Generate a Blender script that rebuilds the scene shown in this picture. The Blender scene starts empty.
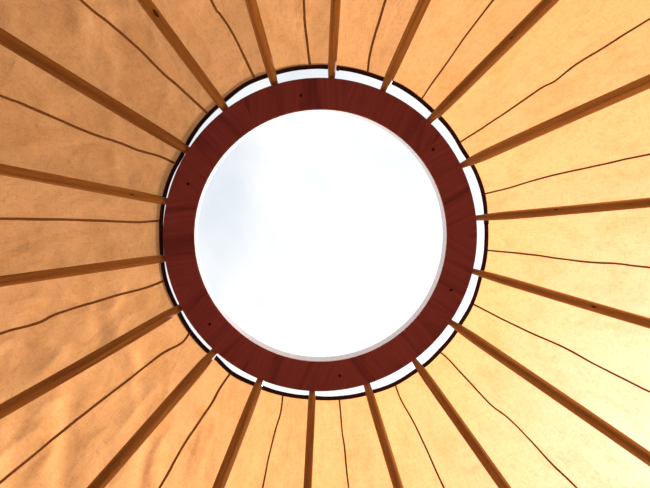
import bpy, bmesh, math, random
from mathutils import Vector, Matrix, noise
random.seed(7)
C = bpy.context.scene
COL = C.collection
R = math.radians

# ------------------------------------------------------------------ measurements (metres, degrees)
CAM_H = 1.20                      # lens height above the floor
RING_Z = CAM_H + 1.90             # underside of the crown ring
RING_T = 0.055
RO, RI = 0.4992, 0.4022
CX, CY = 0.0473, 0.1224           # centre of the yurt, the lens stands a hand's breadth off it
SLOPE = math.tan(R(36.0))
EAVE_R = 2.40
OFF = 0.028                       # canvas above the pole axis
# poles: azimuth and radius where each enters the ring and at a second point further down the roof
POLES= [(273.7438, 0.5038, 273.2044, 0.6978), (293.1793, 0.5084, 293.0447, 0.7473), (312.9448, 0.5065, 313.0572, 0.8975), (333.0389, 0.5052, 333.3786, 0.9652), (352.8825, 0.5058, 352.9042, 0.9074), (13.0064, 0.5077, 13.6416, 0.9306), (33.4799, 0.5066, 33.3234, 1.043), (53.0394, 0.5086, 53.5514, 0.8786), (72.7928, 0.5109, 72.9943, 0.7739), (93.2652, 0.5081, 93.5624, 0.747), (113.0911, 0.5108, 113.0644, 0.7893), (133.1269, 0.5161, 133.0743, 0.9219), (153.2994, 0.5143, 152.9774, 0.9696), (172.4495, 0.5097, 173.427, 0.8864), (192.9969, 0.5113, 193.1735, 0.8904), (213.0722, 0.5147, 213.079, 0.9799), (233.3551, 0.5065, 233.7145, 0.8219), (253.2231, 0.5044, 253.4252, 0.7192)]
MID= [273.43, 293.1, 313.02, 333.26, 352.9, 13.42, 33.37, 53.36, 72.91, 93.44, 113.07, 133.09, 153.09, 173.07, 193.11, 213.08, 233.58, 253.34]
SEAMS=[[(285.72, 0.5437), (284.81, 0.5849), (284.6, 0.6414), (284.74, 0.7222)]    ,
 [(305.92, 0.5407), (305.57, 0.5814), (305.34, 0.6519), (305.05, 0.7176), (305.08, 0.8267)]    ,
 [(325.69, 0.5407), (325.43, 0.6722), (325.05, 0.7669), (325.35, 0.806), (324.83, 0.8588), (324.99, 0.9165), (325.0, 0.9721), (325.07, 1.0246)]    ,
 [(345.17, 0.5426), (345.13, 0.5868), (344.69, 0.6493), (344.4, 0.7111), (344.5, 0.803), (344.59, 0.8716), (344.68, 0.9285)]    ,
 [(4.55, 0.5389), (4.4, 0.6492), (4.55, 0.7215), (4.63, 0.7832), (4.29, 0.8437), (4.31, 0.9159)]    ,
 [(23.83, 0.5398), (24.19, 0.6305), (24.14, 0.7006), (23.92, 0.7888), (24.32, 0.8745), (24.43, 0.9859)]    ,
 [(44.07, 0.5413), (43.89, 0.5763), (44.47, 0.7116), (43.81, 0.7706), (43.84, 0.8425), (44.13, 0.9078), (44.01, 0.9796)]    ,
 [(63.48, 0.5392), (63.95, 0.5785), (63.49, 0.6455), (63.67, 0.7412), (63.9, 0.8181)]    ,
 [(83.62, 0.5376), (83.97, 0.6159), (83.87, 0.6661), (84.04, 0.7566)]    ,
 [(103.66, 0.5336), (103.16, 0.5799), (103.59, 0.6301), (103.82, 0.7006), (103.67, 0.7668)]    ,
 [(123.79, 0.5289), (124.05, 0.5799), (123.74, 0.632), (124.16, 0.7169), (124.02, 0.7832), (123.68, 0.8522)]    ,
 [(143.99, 0.5214), (143.01, 0.5601), (144.26, 0.6223), (144.26, 0.7345), (144.34, 0.8605), (144.01, 1.0493)]    ,
 [(164.61, 0.5187), (164.21, 0.5775), (164.66, 0.6422), (164.89, 0.7819), (164.32, 0.8329), (164.53, 0.8856), (164.58, 0.9163)]    ,
 [(185.92, 0.5131), (185.07, 0.5703), (184.94, 0.6208), (184.82, 0.7497), (184.49, 0.885)]    ,
 [(206.97, 0.519), (206.83, 0.5637), (205.86, 0.6211), (205.62, 0.6677), (204.96, 0.7399), (204.99, 0.8102), (204.97, 0.8969), (204.82, 0.9369)]    ,
 [(227.55, 0.5293), (226.85, 0.6292), (226.43, 0.6732), (226.38, 0.7534), (225.81, 0.8364), (225.25, 0.9091)]    ,
 [(247.35, 0.5397), (246.8, 0.6374), (246.43, 0.6831), (245.74, 0.7186), (245.22, 0.7551)]    ,
 [(266.3, 0.5446), (265.79, 0.6016), (265.49, 0.6558), (265.58, 0.7027)]  ,]
EDGE= [(1.11, 0.5352), (11.32, 0.5367), (15.68, 0.5357), (24.49, 0.5378), (31.4, 0.5373), (35.22, 0.5393), (44.38, 0.5382), (51.02, 0.542), (55.46, 0.5385), (63.31, 0.5394), (70.77, 0.5379), (75.11, 0.536), (83.33, 0.5322), (90.42, 0.531), (95.05, 0.53), (103.7, 0.5292), (110.71, 0.5302), (114.2, 0.5294), (123.25, 0.5306), (130.68, 0.5223), (134.75, 0.5244), (144.52, 0.523), (150.58, 0.5222), (154.88, 0.5199), (164.94, 0.5199), (170.69, 0.5176), (173.54, 0.5159), (180.76, 0.5132), (189.72, 0.5158), (194.39, 0.5176), (203.0, 0.5164), (210.29, 0.5138), (214.54, 0.5182), (225.58, 0.5245), (231.42, 0.5276), (235.81, 0.5288), (243.49, 0.5359), (249.74, 0.5366), (255.37, 0.5368), (260.2, 0.537), (266.28, 0.5361), (271.33, 0.5374), (276.41, 0.5363), (286.09, 0.5356), (290.4, 0.5359), (295.34, 0.5399), (306.27, 0.5368), (311.36, 0.5358), (315.45, 0.5373), (323.24, 0.5347), (328.34, 0.5318), (331.77, 0.5362), (335.7, 0.5385), (345.15, 0.5395), (351.42, 0.5383), (355.57, 0.5363)]
SCREWS= [(-98.13, 0.4486), (-38.17, 0.4496), (22.15, 0.45), (82.47, 0.4516), (142.26, 0.451), (-157.88, 0.4507)]

def axis_z(r):
    return RING_Z + RING_T/2 - (r - RO)*SLOPE

EAVE_Z = axis_z(EAVE_R)

# ------------------------------------------------------------------ helpers
def obj(name, bm, mats, parent=None, smooth=False, loc=None):
    me = bpy.data.meshes.new(name)
    bm.to_mesh(me); bm.free()
    if not isinstance(mats, (list, tuple)): mats = [mats]
    for m in mats: me.materials.append(m)
    if smooth:
        for p in me.polygons: p.use_smooth = True
    o = bpy.data.objects.new(name, me)
    COL.objects.link(o)
    if parent: o.parent = parent
    if loc is not None: o.location = loc
    return o

def tag(o, label=None, cat=None, group=None, kind=None):
    if label: o['label'] = label
    if cat: o['category'] = cat
    if group: o['group'] = group
    if kind: o['kind'] = kind
    return o

def sweep(bm, pts, frames, sections, closed=False, caps=True):
    """loft a section (list of (a,b)) along pts; frames = list of (A,B) unit vectors"""
    rings = []
    for p, (A, B), sec in zip(pts, frames, sections):
        rings.append([bm.verts.new(p + A*a + B*b) for a, b in sec])
    n = len(rings[0])
    m = len(rings)
    for i in range(m if closed else m-1):
        r0, r1 = rings[i], rings[(i+1) % m]
        for k in range(n):
            bm.faces.new((r0[k], r0[(k+1) % n], r1[(k+1) % n], r1[k]))
    if caps and not closed:
        bm.faces.new(rings[0][::-1]); bm.faces.new(rings[-1])
    bmesh.ops.recalc_face_normals(bm, faces=bm.faces)

def pol(az, r, z):
    return Vector((CX + r*math.cos(R(az)), CY + r*math.sin(R(az)), z))

# ------------------------------------------------------------------ materials
def new_mat(name):
    m = bpy.data.materials.new(name); m.use_nodes = True
    nt = m.node_tree; nt.nodes.clear()
    out = nt.nodes.new('ShaderNodeOutputMaterial')
    return m, nt, out

def N(nt, kind, **kw):
    n = nt.nodes.new(kind)
    for k, v in kw.items():
        if k in n.inputs.keys() if hasattr(n.inputs, 'keys') else False:
            n.inputs[k].default_value = v
        else:
            setattr(n, k, v)
    return n

def mapping(nt, src, scale, rot=(0,0,0)):
    mp = nt.nodes.new('ShaderNodeMapping')
    mp.inputs['Scale'].default_value = scale
    mp.inputs['Rotation'].default_value = rot
    nt.links.new(src, mp.inputs['Vector'])
    return mp.outputs['Vector']

def noise_tex(nt, vec, scale, detail=4, rough=.55, dist=0):
    n = nt.nodes.new('ShaderNodeTexNoise')
    n.inputs['Scale'].default_value = scale
    n.inputs['Detail'].default_value = detail
    n.inputs['Roughness'].default_value = rough
    n.inputs['Distortion'].default_value = dist
    nt.links.new(vec, n.inputs['Vector'])
    return n.outputs['Fac']

def ramp(nt, fac, stops):
    r = nt.nodes.new('ShaderNodeValToRGB')
    e = r.color_ramp.elements
    e[0].position, e[0].color = stops[0][0], (*stops[0][1], 1)
    e[1].position, e[1].color = stops[-1][0], (*stops[-1][1], 1)
    for p, c in stops[1:-1]:
        x = e.new(p); x.color = (*c, 1)
    nt.links.new(fac, r.inputs['Fac'])
    return r.outputs['Color']

def mult(nt, a, b, fac=1.0):
    m = nt.nodes.new('ShaderNodeMix'); m.data_type = 'RGBA'; m.blend_type = 'MULTIPLY'
    m.inputs['Factor'].default_value = fac
    nt.links.new(a, m.inputs[6]); nt.links.new(b, m.inputs[7])
    return m.outputs[2]

def maths(nt, op, a, b):
    m = nt.nodes.new('ShaderNodeMath'); m.operation = op
    for i, x in enumerate((a, b)):
        if isinstance(x, (int, float)): m.inputs[i].default_value = x
        else: nt.links.new(x, m.inputs[i])
    return m.outputs[0]

def bump(nt, h, strength, dist):
    b = nt.nodes.new('ShaderNodeBump')
    b.inputs['Strength'].default_value = strength
    b.inputs['Distance'].default_value = dist
    nt.links.new(h, b.inputs['Height'])
    return b.outputs['Normal']

# tunables
T_COL = (0.89, 0.425, 0.130)
T_W = 0.62
FWD_W = 0.033
FWD_COL = (.92, 0.80, 0.90)

def canvas_material(name, opaque=False):
    m, nt, out = new_mat(name)
    uv = nt.nodes.new('ShaderNodeTexCoord').outputs['UV']
    warp = noise_tex(nt, mapping(nt, uv, (170, 900, 1)), 1.0, 3, .6)
    weft = noise_tex(nt, mapping(nt, uv, (900, 170, 1)), 1.0, 3, .6)
    weave = maths(nt, 'ADD', maths(nt, 'MULTIPLY', warp, .5), maths(nt, 'MULTIPLY', weft, .5))
    wcol = ramp(nt, weave, [(.30, (.80, .76, .68)), (.5, (.97, .965, .95)), (.70, (1, 1, 1))])
    slub = ramp(nt, noise_tex(nt, mapping(nt, uv, (40, 330, 1)), 1.0, 4, .6), [(.32, (.84, .81, .76)), (.48, (1, 1, 1))])
    slub2 = ramp(nt, noise_tex(nt, mapping(nt, uv, (330, 40, 1), (0, 0, .0)), 1.0, 4, .6), [(.32, (.86, .83, .78)), (.48, (1, 1, 1))])
    mott = ramp(nt, noise_tex(nt, mapping(nt, uv, (9, 13, 1)), 1.0, 6, .62, .6), [(.30, (.90, .85, .76)), (.55, (1, 1, 1)), (.75, (1, 1, .97))])
    tint = mult(nt, mult(nt, wcol, slub), mult(nt, slub2, mott))
    rgb = nt.nodes.new('ShaderNodeRGB'); rgb.outputs[0].default_value = (*T_COL, 1)
    col = mult(nt, rgb.outputs[0], tint)
    hb = maths(nt, 'ADD', maths(nt, 'MULTIPLY', weave, .0012),
               maths(nt, 'MULTIPLY', noise_tex(nt, mapping(nt, uv, (10, 16, 1)), 1.0, 3, .5, .5), .008))
    nrm = bump(nt, hb, .55, 1.0)
    tr = nt.nodes.new('ShaderNodeBsdfTranslucent'); nt.links.new(col, tr.inputs['Color']); nt.links.new(nrm, tr.inputs['Normal'])
    df = nt.nodes.new('ShaderNodeBsdfDiffuse'); nt.links.new(col, df.inputs['Color']); nt.links.new(nrm, df.inputs['Normal'])
    mx = nt.nodes.new('ShaderNodeMixShader'); mx.inputs[0].default_value = .06 if opaque else T_W
    nt.links.new(df.outputs[0], mx.inputs[1]); nt.links.new(tr.outputs[0], mx.inputs[2])
    last = mx
    if not opaque:
        # thin cloth also scatters some sunlight forward through the weave
        rf = nt.nodes.new('ShaderNodeBsdfRefraction'); rf.inputs['IOR'].default_value = 1.35
        rf.inputs['Roughness'].default_value = 1.0
        f = nt.nodes.new('ShaderNodeRGB'); f.outputs[0].default_value = (*FWD_COL, 1)
        nt.links.new(mult(nt, f.outputs[0], tint), rf.inputs['Color'])
        m2 = nt.nodes.new('ShaderNodeMixShader'); m2.inputs[0].default_value = FWD_W
        nt.links.new(mx.outputs[0], m2.inputs[1]); nt.links.new(rf.outputs[0], m2.inputs[2])
        last = m2
    nt.links.new(last.outputs[0], out.inputs['Surface'])
    return m

def principled(name, base=None, rough=.5, coat=0, spec=.5):
    m, nt, out = new_mat(name)
    b = nt.nodes.new('ShaderNodeBsdfPrincipled')
    b.inputs['Roughness'].default_value = rough
    b.inputs['Coat Weight'].default_value = coat
    b.inputs['Coat Roughness'].default_value = .15
    b.inputs['Specular IOR Level'].default_value = spec
    if base: b.inputs['Base Color'].default_value = (*base, 1)
    nt.links.new(b.outputs[0], out.inputs['Surface'])
    return m, nt, b

def pole_material(seed, light):
    """pine: grain runs along local X"""
    m, nt, b = principled('pole_pine', rough=.42, coat=.15)
    oc = nt.nodes.new('ShaderNodeTexCoord').outputs['Object']
    mp = mapping(nt, oc, (3.0, 70, 70)); mp.node.inputs['Location'].default_value = (seed*3.1, seed*1.7, seed*.9)
    g = noise_tex(nt, mp, 1.0, 5, .6, .4)
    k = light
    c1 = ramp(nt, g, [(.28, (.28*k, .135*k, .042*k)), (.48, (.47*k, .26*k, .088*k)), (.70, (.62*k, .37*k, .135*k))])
    mp2 = mapping(nt, oc, (1.3, 9, 9)); mp2.node.inputs['Location'].default_value = (seed*5.3, 0, seed)
    c2 = ramp(nt, noise_tex(nt, mp2, 1.0, 3), [(.30, (.82, .76, .70)), (.6, (1, 1, 1))])
    nt.links.new(mult(nt, c1, c2), b.inputs['Base Color'])
    nt.links.new(bump(nt, g, .25, .001), b.inputs['Normal'])
    return m

def ring_material():
    m, nt, b = principled('crown_mahogany', rough=.55, coat=.0, spec=.25)
    uv = nt.nodes.new('ShaderNodeTexCoord').outputs['UV']
    g = noise_tex(nt, mapping(nt, uv, (4, 95, 1)), 1.0, 6, .62, .5)
    c = ramp(nt, g, [(.28, (.22, .056, .098)), (.46, (.275, .069, .118)), (.60, (.30, .078, .128)), (.76, (.36, .097, .148))])
    st = ramp(nt, noise_tex(nt, mapping(nt, uv, (1.6, 20, 1)), 1.0, 3, .5, .8), [(.34, (.66, .64, .66)), (.50, (1, 1, 1)), (.66, (1.0, 1.0, 1.0)), (.72, (.88, .86, .86))])
    c = mult(nt, c, st)
    nt.links.new(c, b.inputs['Base Color'])
    nt.links.new(bump(nt, g, .15, .001), b.inputs['Normal'])
    return m

M_CANVAS = canvas_material('roof_cloth')
M_SEAM = principled('seam_cloth', (.34, .20, .105), .9, spec=.1)[0]
M_BIND = principled('binding_webbing', (.055, .026, .020), .75, spec=.2)[0]
M_RING = ring_material()
M_RIM = principled('rim_pale_wood', (.97, .74, .68), .3, coat=1.0)[0]
M_SCREW = principled('screw_dark_steel', (.006, .004, .004), .6, spec=.1)[0]
M_KNOT = principled('pine_knot', (.085, .022, .008), .6)[0]

# ------------------------------------------------------------------ crown ring
def ring_mesh():
    bm = bmesh.new(); uvl = bm.loops.layers.uv.new('UVMap')
    n = 288; ch = .0025
    prof = [(RI, ch), (RI+ch, 0), (RO-ch, 0), (RO, ch), (RO, RING_T-ch), (RO-ch, RING_T), (RI+ch, RING_T), (RI, RING_T-ch)]
    prof = [(r, z) for r, z in prof]
    rows = []
    for i in range(n):
        a = 2*math.pi*i/n
        rows.append([bm.verts.new((r*math.cos(a), r*math.sin(a), z)) for r, z in prof])
    segs = 9; m = len(prof)
    for i in range(n):
        j = (i+1) % n
        s = (i*segs)//n
        ax = 2*math.pi*(s+.5)/segs + random.Random(s).uniform(-.25, .25)
        ca, sa = math.cos(ax), math.sin(ax)
        for k in range(m):
            if k == m-1: pass
            f = bm.faces.new((rows[i][k], rows[i][(k+1) % m], rows[j][(k+1) % m], rows[j][k]))
            for l in f.loops:
                x, y, z = l.vert.co
                l[uvl].uv = (x*ca + y*sa + s*.7 + z, -x*sa + y*ca + s*1.3 + z)
    bmesh.ops.recalc_face_normals(bm, faces=bm.faces)
    return bm
ring = obj('crown_ring', ring_mesh(), M_RING, loc=(CX, CY, RING_Z))
tag(ring, 'round reddish-brown wooden crown ring framing the open sky at the roof centre', 'ring')

# thin pale lining round the inner edge
bm = bmesh.new(); n = 288
rows = []
for i in range(n):
    a = 2*math.pi*i/n
    rows.append([bm.verts.new((r*math.cos(a), r*math.sin(a), z)) for r, z in
                 ((RI-.0015, .0035), (RI+.001, .0035), (RI+.001, RING_T+.001), (RI-.0015, RING_T+.001))])
for i in range(n):
    j = (i+1) % n
    for k in range(4):
        bm.faces.new((rows[i][k], rows[i][(k+1) % 4], rows[j][(k+1) % 4], rows[j][k]))
bmesh.ops.recalc_face_normals(bm, faces=bm.faces)
M_RIM.node_tree.nodes['Principled BSDF'].inputs['Coat IOR'].default_value = 2.1
rim = obj('inner_rim', bm, M_RIM, ring, smooth=False)
rim['label'] = 'pale pinkish inner rim'

def screw_mesh():
    bm = bmesh.new()
    prof = [(0, -.0002), (.0014, -.0002), (.0016, -.0009), (.0038, -.0009), (.0044, -.0003), (.0044, .004)]
    n = 20; prev = None
    c = bm.verts.new((0, 0, prof[0][1]))
    for r, z in prof[1:]:
        cur = [bm.verts.new((r*math.cos(2*math.pi*k/n), r*math.sin(2*math.pi*k/n), z)) for k in range(n)]
        for k in range(n):
            if prev is None: bm.faces.new((c, cur[k], cur[(k+1) % n]))
            else: bm.faces.new((prev[k], cur[k], cur[(k+1) % n], prev[(k+1) % n]))
        prev = cur
    bm.faces.new(prev)
    bmesh.ops.recalc_face_normals(bm, faces=bm.faces)
    return bm
sc0 = None
for az, r in SCREWS:
    if sc0 is None:
        sc0 = obj('screw_head', screw_mesh(), M_SCREW, ring); s = sc0
        sc0['label'] = 'dark screw head sunk in the ring'
    else:
        s = sc0.copy(); COL.objects.link(s); s.parent = ring
    s.location = (r*math.cos(R(az)), r*math.sin(R(az)), 0)

# ------------------------------------------------------------------ roof poles
LABELS = [
 'wooden roof pole running straight up from the ring, small dark toggle beside its foot',
 'wooden roof pole above the ring leaning right, next right of the upright top pole',
 'wooden roof pole to the upper right through the top edge, small dark knot halfway',
 'wooden roof pole reaching the right edge highest, near the upper right corner',
 'nearly level wooden roof pole at the right, tilting slightly up, above the dark binding lap',
 'wooden roof pole at the right sloping gently down, just below the dark binding lap',
 'dark backlit wooden roof pole running down to the lower right corner',
 'wooden roof pole to the lower right, crossing the bottom edge furthest right',
 'wooden roof pole below the ring leaning right, next right of the upright bottom pole',
 'upright wooden roof pole running straight down from the bottom of the ring',
 'wooden roof pole below the ring leaning left, next left of the upright bottom pole',
 'dark wooden roof pole to the lower left, crossing the bottom edge furthest left',
 'dark wooden roof pole reaching the left edge lowest, beside the most creased canvas',
 'wooden roof pole at the left sloping gently down, just below the left edge middle',
 'wooden roof pole at the left rising gently towards the left edge',
 'dark brown wooden roof pole reaching the left edge highest, near the upper left corner',
 'wooden roof pole to the upper left, dark knot where it crosses the top edge',
 'wooden roof pole above the ring leaning left, next left of the upright top pole',
]
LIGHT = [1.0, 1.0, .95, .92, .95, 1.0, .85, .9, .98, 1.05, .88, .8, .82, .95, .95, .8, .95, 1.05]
WIDE = [.92, 1.0, 1.03, 1.06, .95, 1.0, 1.08, 1.0, 1.0, .93, 1.06, 1.12, 1.05, .96, .98, 1.1, 1.04, 1.0]
SQ = [.35, .75, .5, .8, .15, .1, .2, .3, .3, .6, .6, .8, .9, .4, .6, .6, .7, .7]   # how square the section is
ROLL = [.62, .6, .8, .7, .3, .3, .6, .5, .4, .1, .7, .8, .75, .5, .35, .7, .3, .35]
TIP = [.04, .05, .07, .09, .11, .12, .10, .07, .06, .05, .05, .05, .04, .04, .04, .04, .04, .04]
KNOTS = {2: [(.789, -.2, .0042)], 16: [(.789, .25, .0062)], 5: [(.812, .0, .0040)], 4: [(.708, -.3, .003)], 14: [(.60, .1, .003)]}
pole_group = 'radial roof poles fitted into the crown ring'
for i, (a0, r0, a1, r1) in enumerate(POLES):
    p0 = pol(a0, r0, axis_z(r0)); p1 = pol(a1, r1, axis_z(r1))
    d = (p1 - p0).normalized()
    horiz = (Vector((p1.x, p1.y)) - Vector((p0.x, p0.y))).length
    L = (EAVE_R + .03 - r0) / horiz * (p1 - p0).length
    start = p0 - d*.016                       # tip sits in the mortise
    X = d; Y = Vector((0, 0, 1)).cross(X).normalized(); Z = X.cross(Y)
    root = None
    rng = random.Random(i+3)
    roll = ROLL[i] + rng.uniform(-.12, .12)
    bm = bmesh.new()
    pts, fr, secs = [], [], []
    ns = 48
    bend = rng.uniform(-.0025, .0025)
    for k in range(ns+1):
        t = (k/ns)**1.6
        s = t*(L+.016)
        tl = TIP[i]
        t0 = .0092 if 3 <= i <= 7 else .0115
        if s < .016: rad = t0
        elif s < .016+tl: u = (s-.016)/tl; rad = t0 + (.0137-t0)*math.sin(u*math.pi/2)
        else: rad = .0137 + max(0, s-.016-tl)*.0012
        rad *= WIDE[i]
        q = SQ[i]*min(1, max(0, (s-.03)/.12))
        sec = []
        m = 32
        for j in range(m):
            a = 2*math.pi*j/m
            c_, s_ = math.cos(a+roll), math.sin(a+roll)
            # blend circle and softened square
            ne = 2 + 5*q; e = (1-.06*q)/((abs(math.cos(a))**ne + abs(math.sin(a))**ne)**(1/ne))
            sec.append((rad*e*c_, rad*e*s_))
        pts.append(Vector((s, bend*math.sin(s*5+i), bend*.6*math.sin(s*4+2*i)))); fr.append((Vector((0,1,0)), Vector((0,0,1)))); secs.append(sec)
    sweep(bm, pts, fr, secs)
    po = obj('roof_pole', bm, pole_material(i*1.37+.4, LIGHT[i]), smooth=True)
    po.matrix_world = Matrix.Translation(start) @ Matrix((X, Y, Z)).transposed().to_4x4()
    tag(po, LABELS[i], 'pole', pole_group)
    for (kr, side, size) in KNOTS.get(i, []):
        s = (kr - r0)/horiz*(p1-p0).length + .016
        kb = bmesh.new()
        bmesh.ops.create_uvsphere(kb, u_segments=20, v_segments=12, radius=1)
        for v in kb.verts:
            w = 1 + .15*noise.noise(v.co*2.5+Vector((i, 0, 0)))
            v.co = Vector((v.co.x*size*2.0*w, v.co.y*size*.75*w, v.co.z*size*.35))
        rad = (.0137 + max(0, s-.07)*.0012)*WIDE[i]
        kn = obj('knot', kb, M_KNOT, po, smooth=True)
        yy = side*rad
        kn.location = (s, yy, -math.sqrt(max(0, rad*rad-yy*yy)) - .0012)
        kn.rotation_euler = (-math.asin(side), 0, 0)
        kn['label'] = 'dark knot'

# ------------------------------------------------------------------ roof canvas
MIDS = sorted(MID)
def canvas_k(az):
    az %= 360
    lo = max([m for m in MIDS if m <= az], default=MIDS[-1]-360)
    hi = min([m for m in MIDS if m > az], default=MIDS[0]+360)
    half = R((hi-lo)/2); de = R(az-(lo+hi)/2)
    return math.cos(de)/math.cos(half), abs(de)/half
def bumpy(az, r):
    P = pol(az, r, 0)
    base = noise.noise(P*4.0)*.5 + noise.noise(P*9.0+Vector((3, 1, 7)))*.28
    cre = noise.noise(P*7 + Vector((5, 5, 5)))
    crease = (1-abs(cre))**6
    a = az % 360
    w1 = math.exp(-((a-140)/28)**2)*min(1, max(0, (r-.52)/.25))
    w2 = math.exp(-((a-228)/18)**2)*min(1, max(0, (r-.72)/.2))
    w3 = math.exp(-((a-166)/10)**2)*.7
    w = .24 + 1.15*w1 + .75*w2 + .3*w3
    fold = noise.noise(Vector((P.x*20, P.y*5, 2.2)) + Vector((base, 0, 0))*.8)
    return (base*.013 + crease*.007)*w + (fold*.010 + (1-abs(fold))**5*.004)*w1 + fold*.006*w2
def canvas_z(az, r, wr=True):
    k, e = canvas_k(az)
    z = axis_z(r*k) + OFF
    if wr:
        fade = (1-e**4)*min(1, max(0.0, (r-.50)/.15))
        z += bumpy(az, r)*fade
        z -= .002*(1-e*e)
    return z
ED = EDGE
def edge_r(az):
    az %= 360
    for j in range(len(ED)):
        a0, r0 = ED[j]; a1, r1 = ED[(j+1) % len(ED)]
        if j == len(ED)-1: a1 += 360
        x = az if az >= a0 else az+360
        if a0 <= x <= a1: return r0 + (r1-r0)*(x-a0)/(a1-a0)
    return ED[0][1]
def edge_s(az):
    return sum(edge_r(az+d)*w for d, w in ((-2.4, 1), (-1.2, 2), (0, 3), (1.2, 2), (2.4, 1)))/9
bm = bmesh.new(); uvl = bm.loops.layers.uv.new('UVMap')
NA, NR = 900, 110
grid = []
for i in range(NA):
    az = 360*i/NA
    re = edge_s(az)
    row = []
    for k in range(NR+1):
        t = (k/NR)**1.9
        r = re + (EAVE_R+.02-re)*t
        row.append(bm.verts.new(pol(az, r, canvas_z(az, r))))
    grid.append(row)
for i in range(NA):
    j = (i+1) % NA
    azc = 360*(i+.5)/NA
    pm = min(MIDS, key=lambda m: abs((azc-m+180) % 360-180))
    s = MIDS.index(pm)
    ca, sa = math.cos(R(pm)), math.sin(R(pm))
    for k in range(NR):
        f = bm.faces.new((grid[i][k], grid[i][k+1], grid[j][k+1], grid[j][k]))
        f.smooth = True
        for l in f.loops:
            x, y = l.vert.co.x-CX, l.vert.co.y-CY
            l[uvl].uv = ((x*ca+y*sa)*1.236 + s*3.3, -x*sa+y*ca + s*1.9)
bmesh.ops.recalc_face_normals(bm, faces=bm.faces)
roof = bpy.data.objects.new('roof_canvas', None)
roof = obj('roof_canvas', bm, M_CANVAS)
tag(roof, 'cream cotton roof canvas stretched over the poles, glowing with sunlight', 'canvas')

# sewn seams, one per gap between poles, ribbons just under the cloth
def catmull(pts, sub):
    out = []
    for i in range(len(pts)-1):
        p0 = pts[max(i-1, 0)]; p1 = pts[i]; p2 = pts[i+1]; p3 = pts[min(i+2, len(pts)-1)]
        for s in range(sub):
            t = s/sub
            out.append(tuple(.5*((2*b)+(-a+c)*t+(2*a-5*b+4*c-d)*t*t+(-a+3*b-3*c+d)*t**3) for a, b, c, d in zip(p0, p1, p2, p3)))
    out.append(pts[-1]); return out
for si, s in enumerate(SEAMS):
    a_, r_ = s[-1]
    s = list(s)
    a0, r0 = s[0]; s[0] = (a0, edge_s(a0)+.004)
    base = a_ + ((MID[si]+10-a_+180) % 360-180)
    for rr in (r_+.25, r_+.6, EAVE_R): s.append((a_+(base-a_)*.3*(rr-r_) + random.Random(si*9+int(rr*10)).uniform(-.15, .15), rr))
    c = catmull(s, 10)
    w0 = .0026 if 300 < base % 360 or base % 360 < 110 else .0036
    pts, fr, secs = [], [], []
    for k, (az, r) in enumerate(c):
        wob = .0010*noise.noise(Vector((r*22, si*3.3, 0)))
        p = pol(az + math.degrees(wob/r), r, canvas_z(az, r) - .0035)
        pts.append(p)
        rad = Vector((math.cos(R(az)), math.sin(R(az)), -SLOPE)).normalized()
        side = Vector((-math.sin(R(az)), math.cos(R(az)), 0))
        up = side.cross(rad)
        fr.append((side, up))
        w = w0*(1+.18*noise.noise(Vector((r*14, si*7.1, 4))))
        h = .0022
        secs.append([(w, -h*.2), (w*.6, -h), (-w*.6, -h), (-w, -h*.2), (-w, h), (w, h)])
    bm = bmesh.new()
    sweep(bm, pts, fr, secs)
    so = obj('seam', bm, M_SEAM, roof)

# dark bound edge of the opening
def band(az0, az1, step, hw, hh, name, mat, closed=False, dz=0., shift=0.):
    pts, fr, secs = [], [], []
    n = int(round((az1-az0)/step))
    for k in range(n + (0 if closed else 1)):
        az = az0 + (az1-az0)*k/n
        r = edge_s(az) + shift
        p = pol(az, r, canvas_z(az, r) + dz)
        rad = Vector((math.cos(R(az)), math.sin(R(az)), -SLOPE)).normalized()
        side = Vector((-math.sin(R(az)), math.cos(R(az)), 0))
        up = rad.cross(side)
        w = hw*(1+.10*noise.noise(Vector((math.cos(R(az))*9, math.sin(R(az))*9, 2))))
        pts.append(p); fr.append((rad, up))
        secs.append([(w*math.copysign(abs(math.cos(t))**.6, math.cos(t)), hh*math.copysign(abs(math.sin(t))**.6, math.sin(t)))
                     for t in [2*math.pi*q/14 for q in range(14)]])
    bm = bmesh.new(); sweep(bm, pts, fr, secs, closed=closed)
    return obj(name, bm, mat, roof, smooth=True)
b = band(0, 360, 1.0, .0068, .0034, 'edge_binding', M_BIND, closed=True)
b['label'] = 'dark brown bound edge'
b = band(352.6, 355.6, .5, .0082, .0044, 'binding_lap', M_BIND, dz=-.001)
b['label'] = 'thicker lap in the dark binding'
# toggle beside the uppermost pole
def stub(name, a, b_, rad, mat, parent, label, n=12, seg=8):
    a = Vector(a); b_ = Vector(b_); d = (b_-a).normalized(); A = d.orthogonal().normalized(); B = d.cross(A)
    pts = [a+(b_-a)*k/seg for k in range(seg+1)]
    secs = []
    for k in range(seg+1):
        q = rad*(1-.35*abs(2*k/seg-1)**4)
        secs.append([(q*math.cos(2*math.pi*j/n), q*math.sin(2*math.pi*j/n)) for j in range(n)])
    bm = bmesh.new(); sweep(bm, pts, [(A, B)]*len(pts), secs)
    o = obj(name, bm, mat, parent, smooth=True); o['label'] = label
    return o
az = 275.7; re = edge_s(az)
stub('edge_toggle', pol(az, re-.010, canvas_z(az, re)-.004), pol(az, re+.006, canvas_z(az, re)-.006), .0050, M_BIND, roof, 'small dark toggle at the bound edge')
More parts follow.
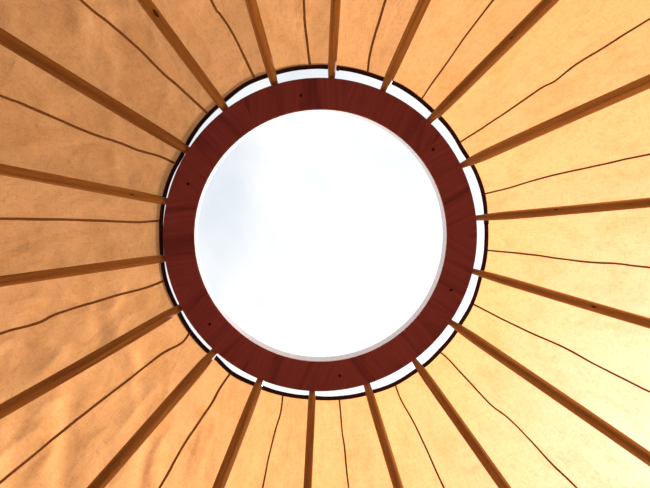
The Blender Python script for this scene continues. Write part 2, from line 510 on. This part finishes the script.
# ------------------------------------------------------------------ wall and floor below (out of the frame, they bounce the light)
m, nt, bs = principled('floor_boards', rough=.5)
oc = nt.nodes.new('ShaderNodeTexCoord').outputs['Object']
g = noise_tex(nt, mapping(nt, oc, (2, 40, 1)), 1.0, 5)
fc = ramp(nt, g, [(.3, (.50, .50, .48)), (.7, (.60, .61, .60))])
wv = nt.nodes.new('ShaderNodeTexBrick'); wv.inputs['Scale'].default_value = 1.0
wv.inputs['Color1'].default_value = (1, 1, 1, 1); wv.inputs['Color2'].default_value = (.85, .85, .85, 1); wv.inputs['Mortar'].default_value = (.2, .2, .2, 1)
wv.inputs['Mortar Size'].default_value = .004; wv.inputs['Brick Width'].default_value = 1.8; wv.inputs['Row Height'].default_value = .14
nt.links.new(oc, wv.inputs['Vector'])
nt.links.new(mult(nt, fc, wv.outputs['Color']), bs.inputs['Base Color'])
bm = bmesh.new()
n = 96; top = [bm.verts.new((CX+2.5*math.cos(2*math.pi*k/n), CY+2.5*math.sin(2*math.pi*k/n), 0)) for k in range(n)]
bot = [bm.verts.new((v.co.x, v.co.y, -.05)) for v in top]
bm.faces.new(top); bm.faces.new(bot[::-1])
for k in range(n): bm.faces.new((top[k], bot[k], bot[(k+1) % n], top[(k+1) % n]))
bmesh.ops.recalc_face_normals(bm, faces=bm.faces)
tag(obj('floor', bm, m), kind='structure')
bm = bmesh.new(); uvl = bm.loops.layers.uv.new('UVMap'); n = 144
lo = [bm.verts.new((CX+(EAVE_R+.04)*math.cos(2*math.pi*k/n), CY+(EAVE_R+.04)*math.sin(2*math.pi*k/n), 0)) for k in range(n)]
hi = [bm.verts.new((v.co.x, v.co.y, EAVE_Z+.02)) for v in lo]
for k in range(n):
    f = bm.faces.new((lo[k], lo[(k+1) % n], hi[(k+1) % n], hi[k])); f.smooth = True
    for l, (u, v) in zip(f.loops, ((k, 0), (k+1, 0), (k+1, 1.7), (k, 1.7))): l[uvl].uv = (u*.105, v)
tag(obj('wall_round', bm, principled('wall_felt', (.42, .40, .37), .95, spec=.1)[0]), kind='structure')

# ------------------------------------------------------------------ sun and sky
SUN_EL_Z, SUN_AZ = 45.0, 31.0      # zenith angle, azimuth in plan
sd = Vector((math.sin(R(SUN_EL_Z))*math.cos(R(SUN_AZ)), math.sin(R(SUN_EL_Z))*math.sin(R(SUN_AZ)), math.cos(R(SUN_EL_Z))))
L = bpy.data.lights.new('sun', 'SUN'); L.energy = 8.6; L.angle = R(3); L.color = (1, .95, 1.08)
lo_ = bpy.data.objects.new('sun', L); COL.objects.link(lo_)
lo_.rotation_euler = (-sd).to_track_quat('-Z', 'Y').to_euler()

w = bpy.data.worlds.new('sky'); C.world = w; w.use_nodes = True
nt = w.node_tree; nt.nodes.clear()
out = nt.nodes.new('ShaderNodeOutputWorld'); bg = nt.nodes.new('ShaderNodeBackground')
gen = nt.nodes.new('ShaderNodeTexCoord').outputs['Generated']
cl = noise_tex(nt, mapping(nt, gen, (3.4, 3.4, 3.4)), 1.0, 5, .5, .35)
cc = ramp(nt, cl, [(.38, (.71, .785, .87)), (.50, (.80, .845, .895)), (.62, (.95, .955, .96))])
# haze glow around the sun, and dimmer sky low down away from it
dot = nt.nodes.new('ShaderNodeVectorMath'); dot.operation = 'DOT_PRODUCT'
nt.links.new(gen, dot.inputs[0]); dot.inputs[1].default_value = sd
glow = maths(nt, 'POWER', maths(nt, 'MAXIMUM', dot.outputs['Value'], 0.0), 34.0)
glow = maths(nt, 'ADD', maths(nt, 'MULTIPLY', glow, 1.0), 1.0)
wide = maths(nt, 'POWER', maths(nt, 'MAXIMUM', dot.outputs['Value'], 0.0), 6.0)
glow = maths(nt, 'ADD', maths(nt, 'MULTIPLY', wide, 1.0), glow)
sep = nt.nodes.new('ShaderNodeSeparateXYZ'); nt.links.new(gen, sep.inputs[0])
mr = nt.nodes.new('ShaderNodeMapRange'); mr.inputs['From Min'].default_value = .45; mr.inputs['From Max'].default_value = .94
mr.inputs['To Min'].default_value = .18; mr.inputs['To Max'].default_value = 1.0
nt.links.new(sep.outputs['Z'], mr.inputs['Value'])
nt.links.new(cc, bg.inputs['Color'])
nt.links.new(maths(nt, 'MULTIPLY', glow, mr.outputs[0]), bg.inputs['Strength'])
nt.links.new(bg.outputs[0], out.inputs['Surface'])

# ------------------------------------------------------------------ camera, lying back and looking up
cam = bpy.data.cameras.new('camera'); co = bpy.data.objects.new('camera', cam); COL.objects.link(co)
right = Vector((0.9995194, 0.0, -0.0309995)); down = Vector((-0.0023213, 0.9971925, -0.0748451)); fwd = Vector((0.0309125, 0.0748811, 0.9967132))
mw = Matrix((right, -down, -fwd)).transposed().to_4x4()
mw.translation = Vector((0, 0, CAM_H))
co.matrix_world = mw
cam.sensor_width = 36.0; cam.lens = 600.0/650.0*36.0
cam.clip_start = .02
C.camera = co
C.cycles.max_bounces = 10; C.cycles.diffuse_bounces = 6; C.cycles.transmission_bounces = 6
vs = C.view_settings
vs.view_transform = 'Standard'; vs.look = 'None'; vs.exposure = 0.0; vs.gamma = 1.0; vs.use_curve_mapping = False
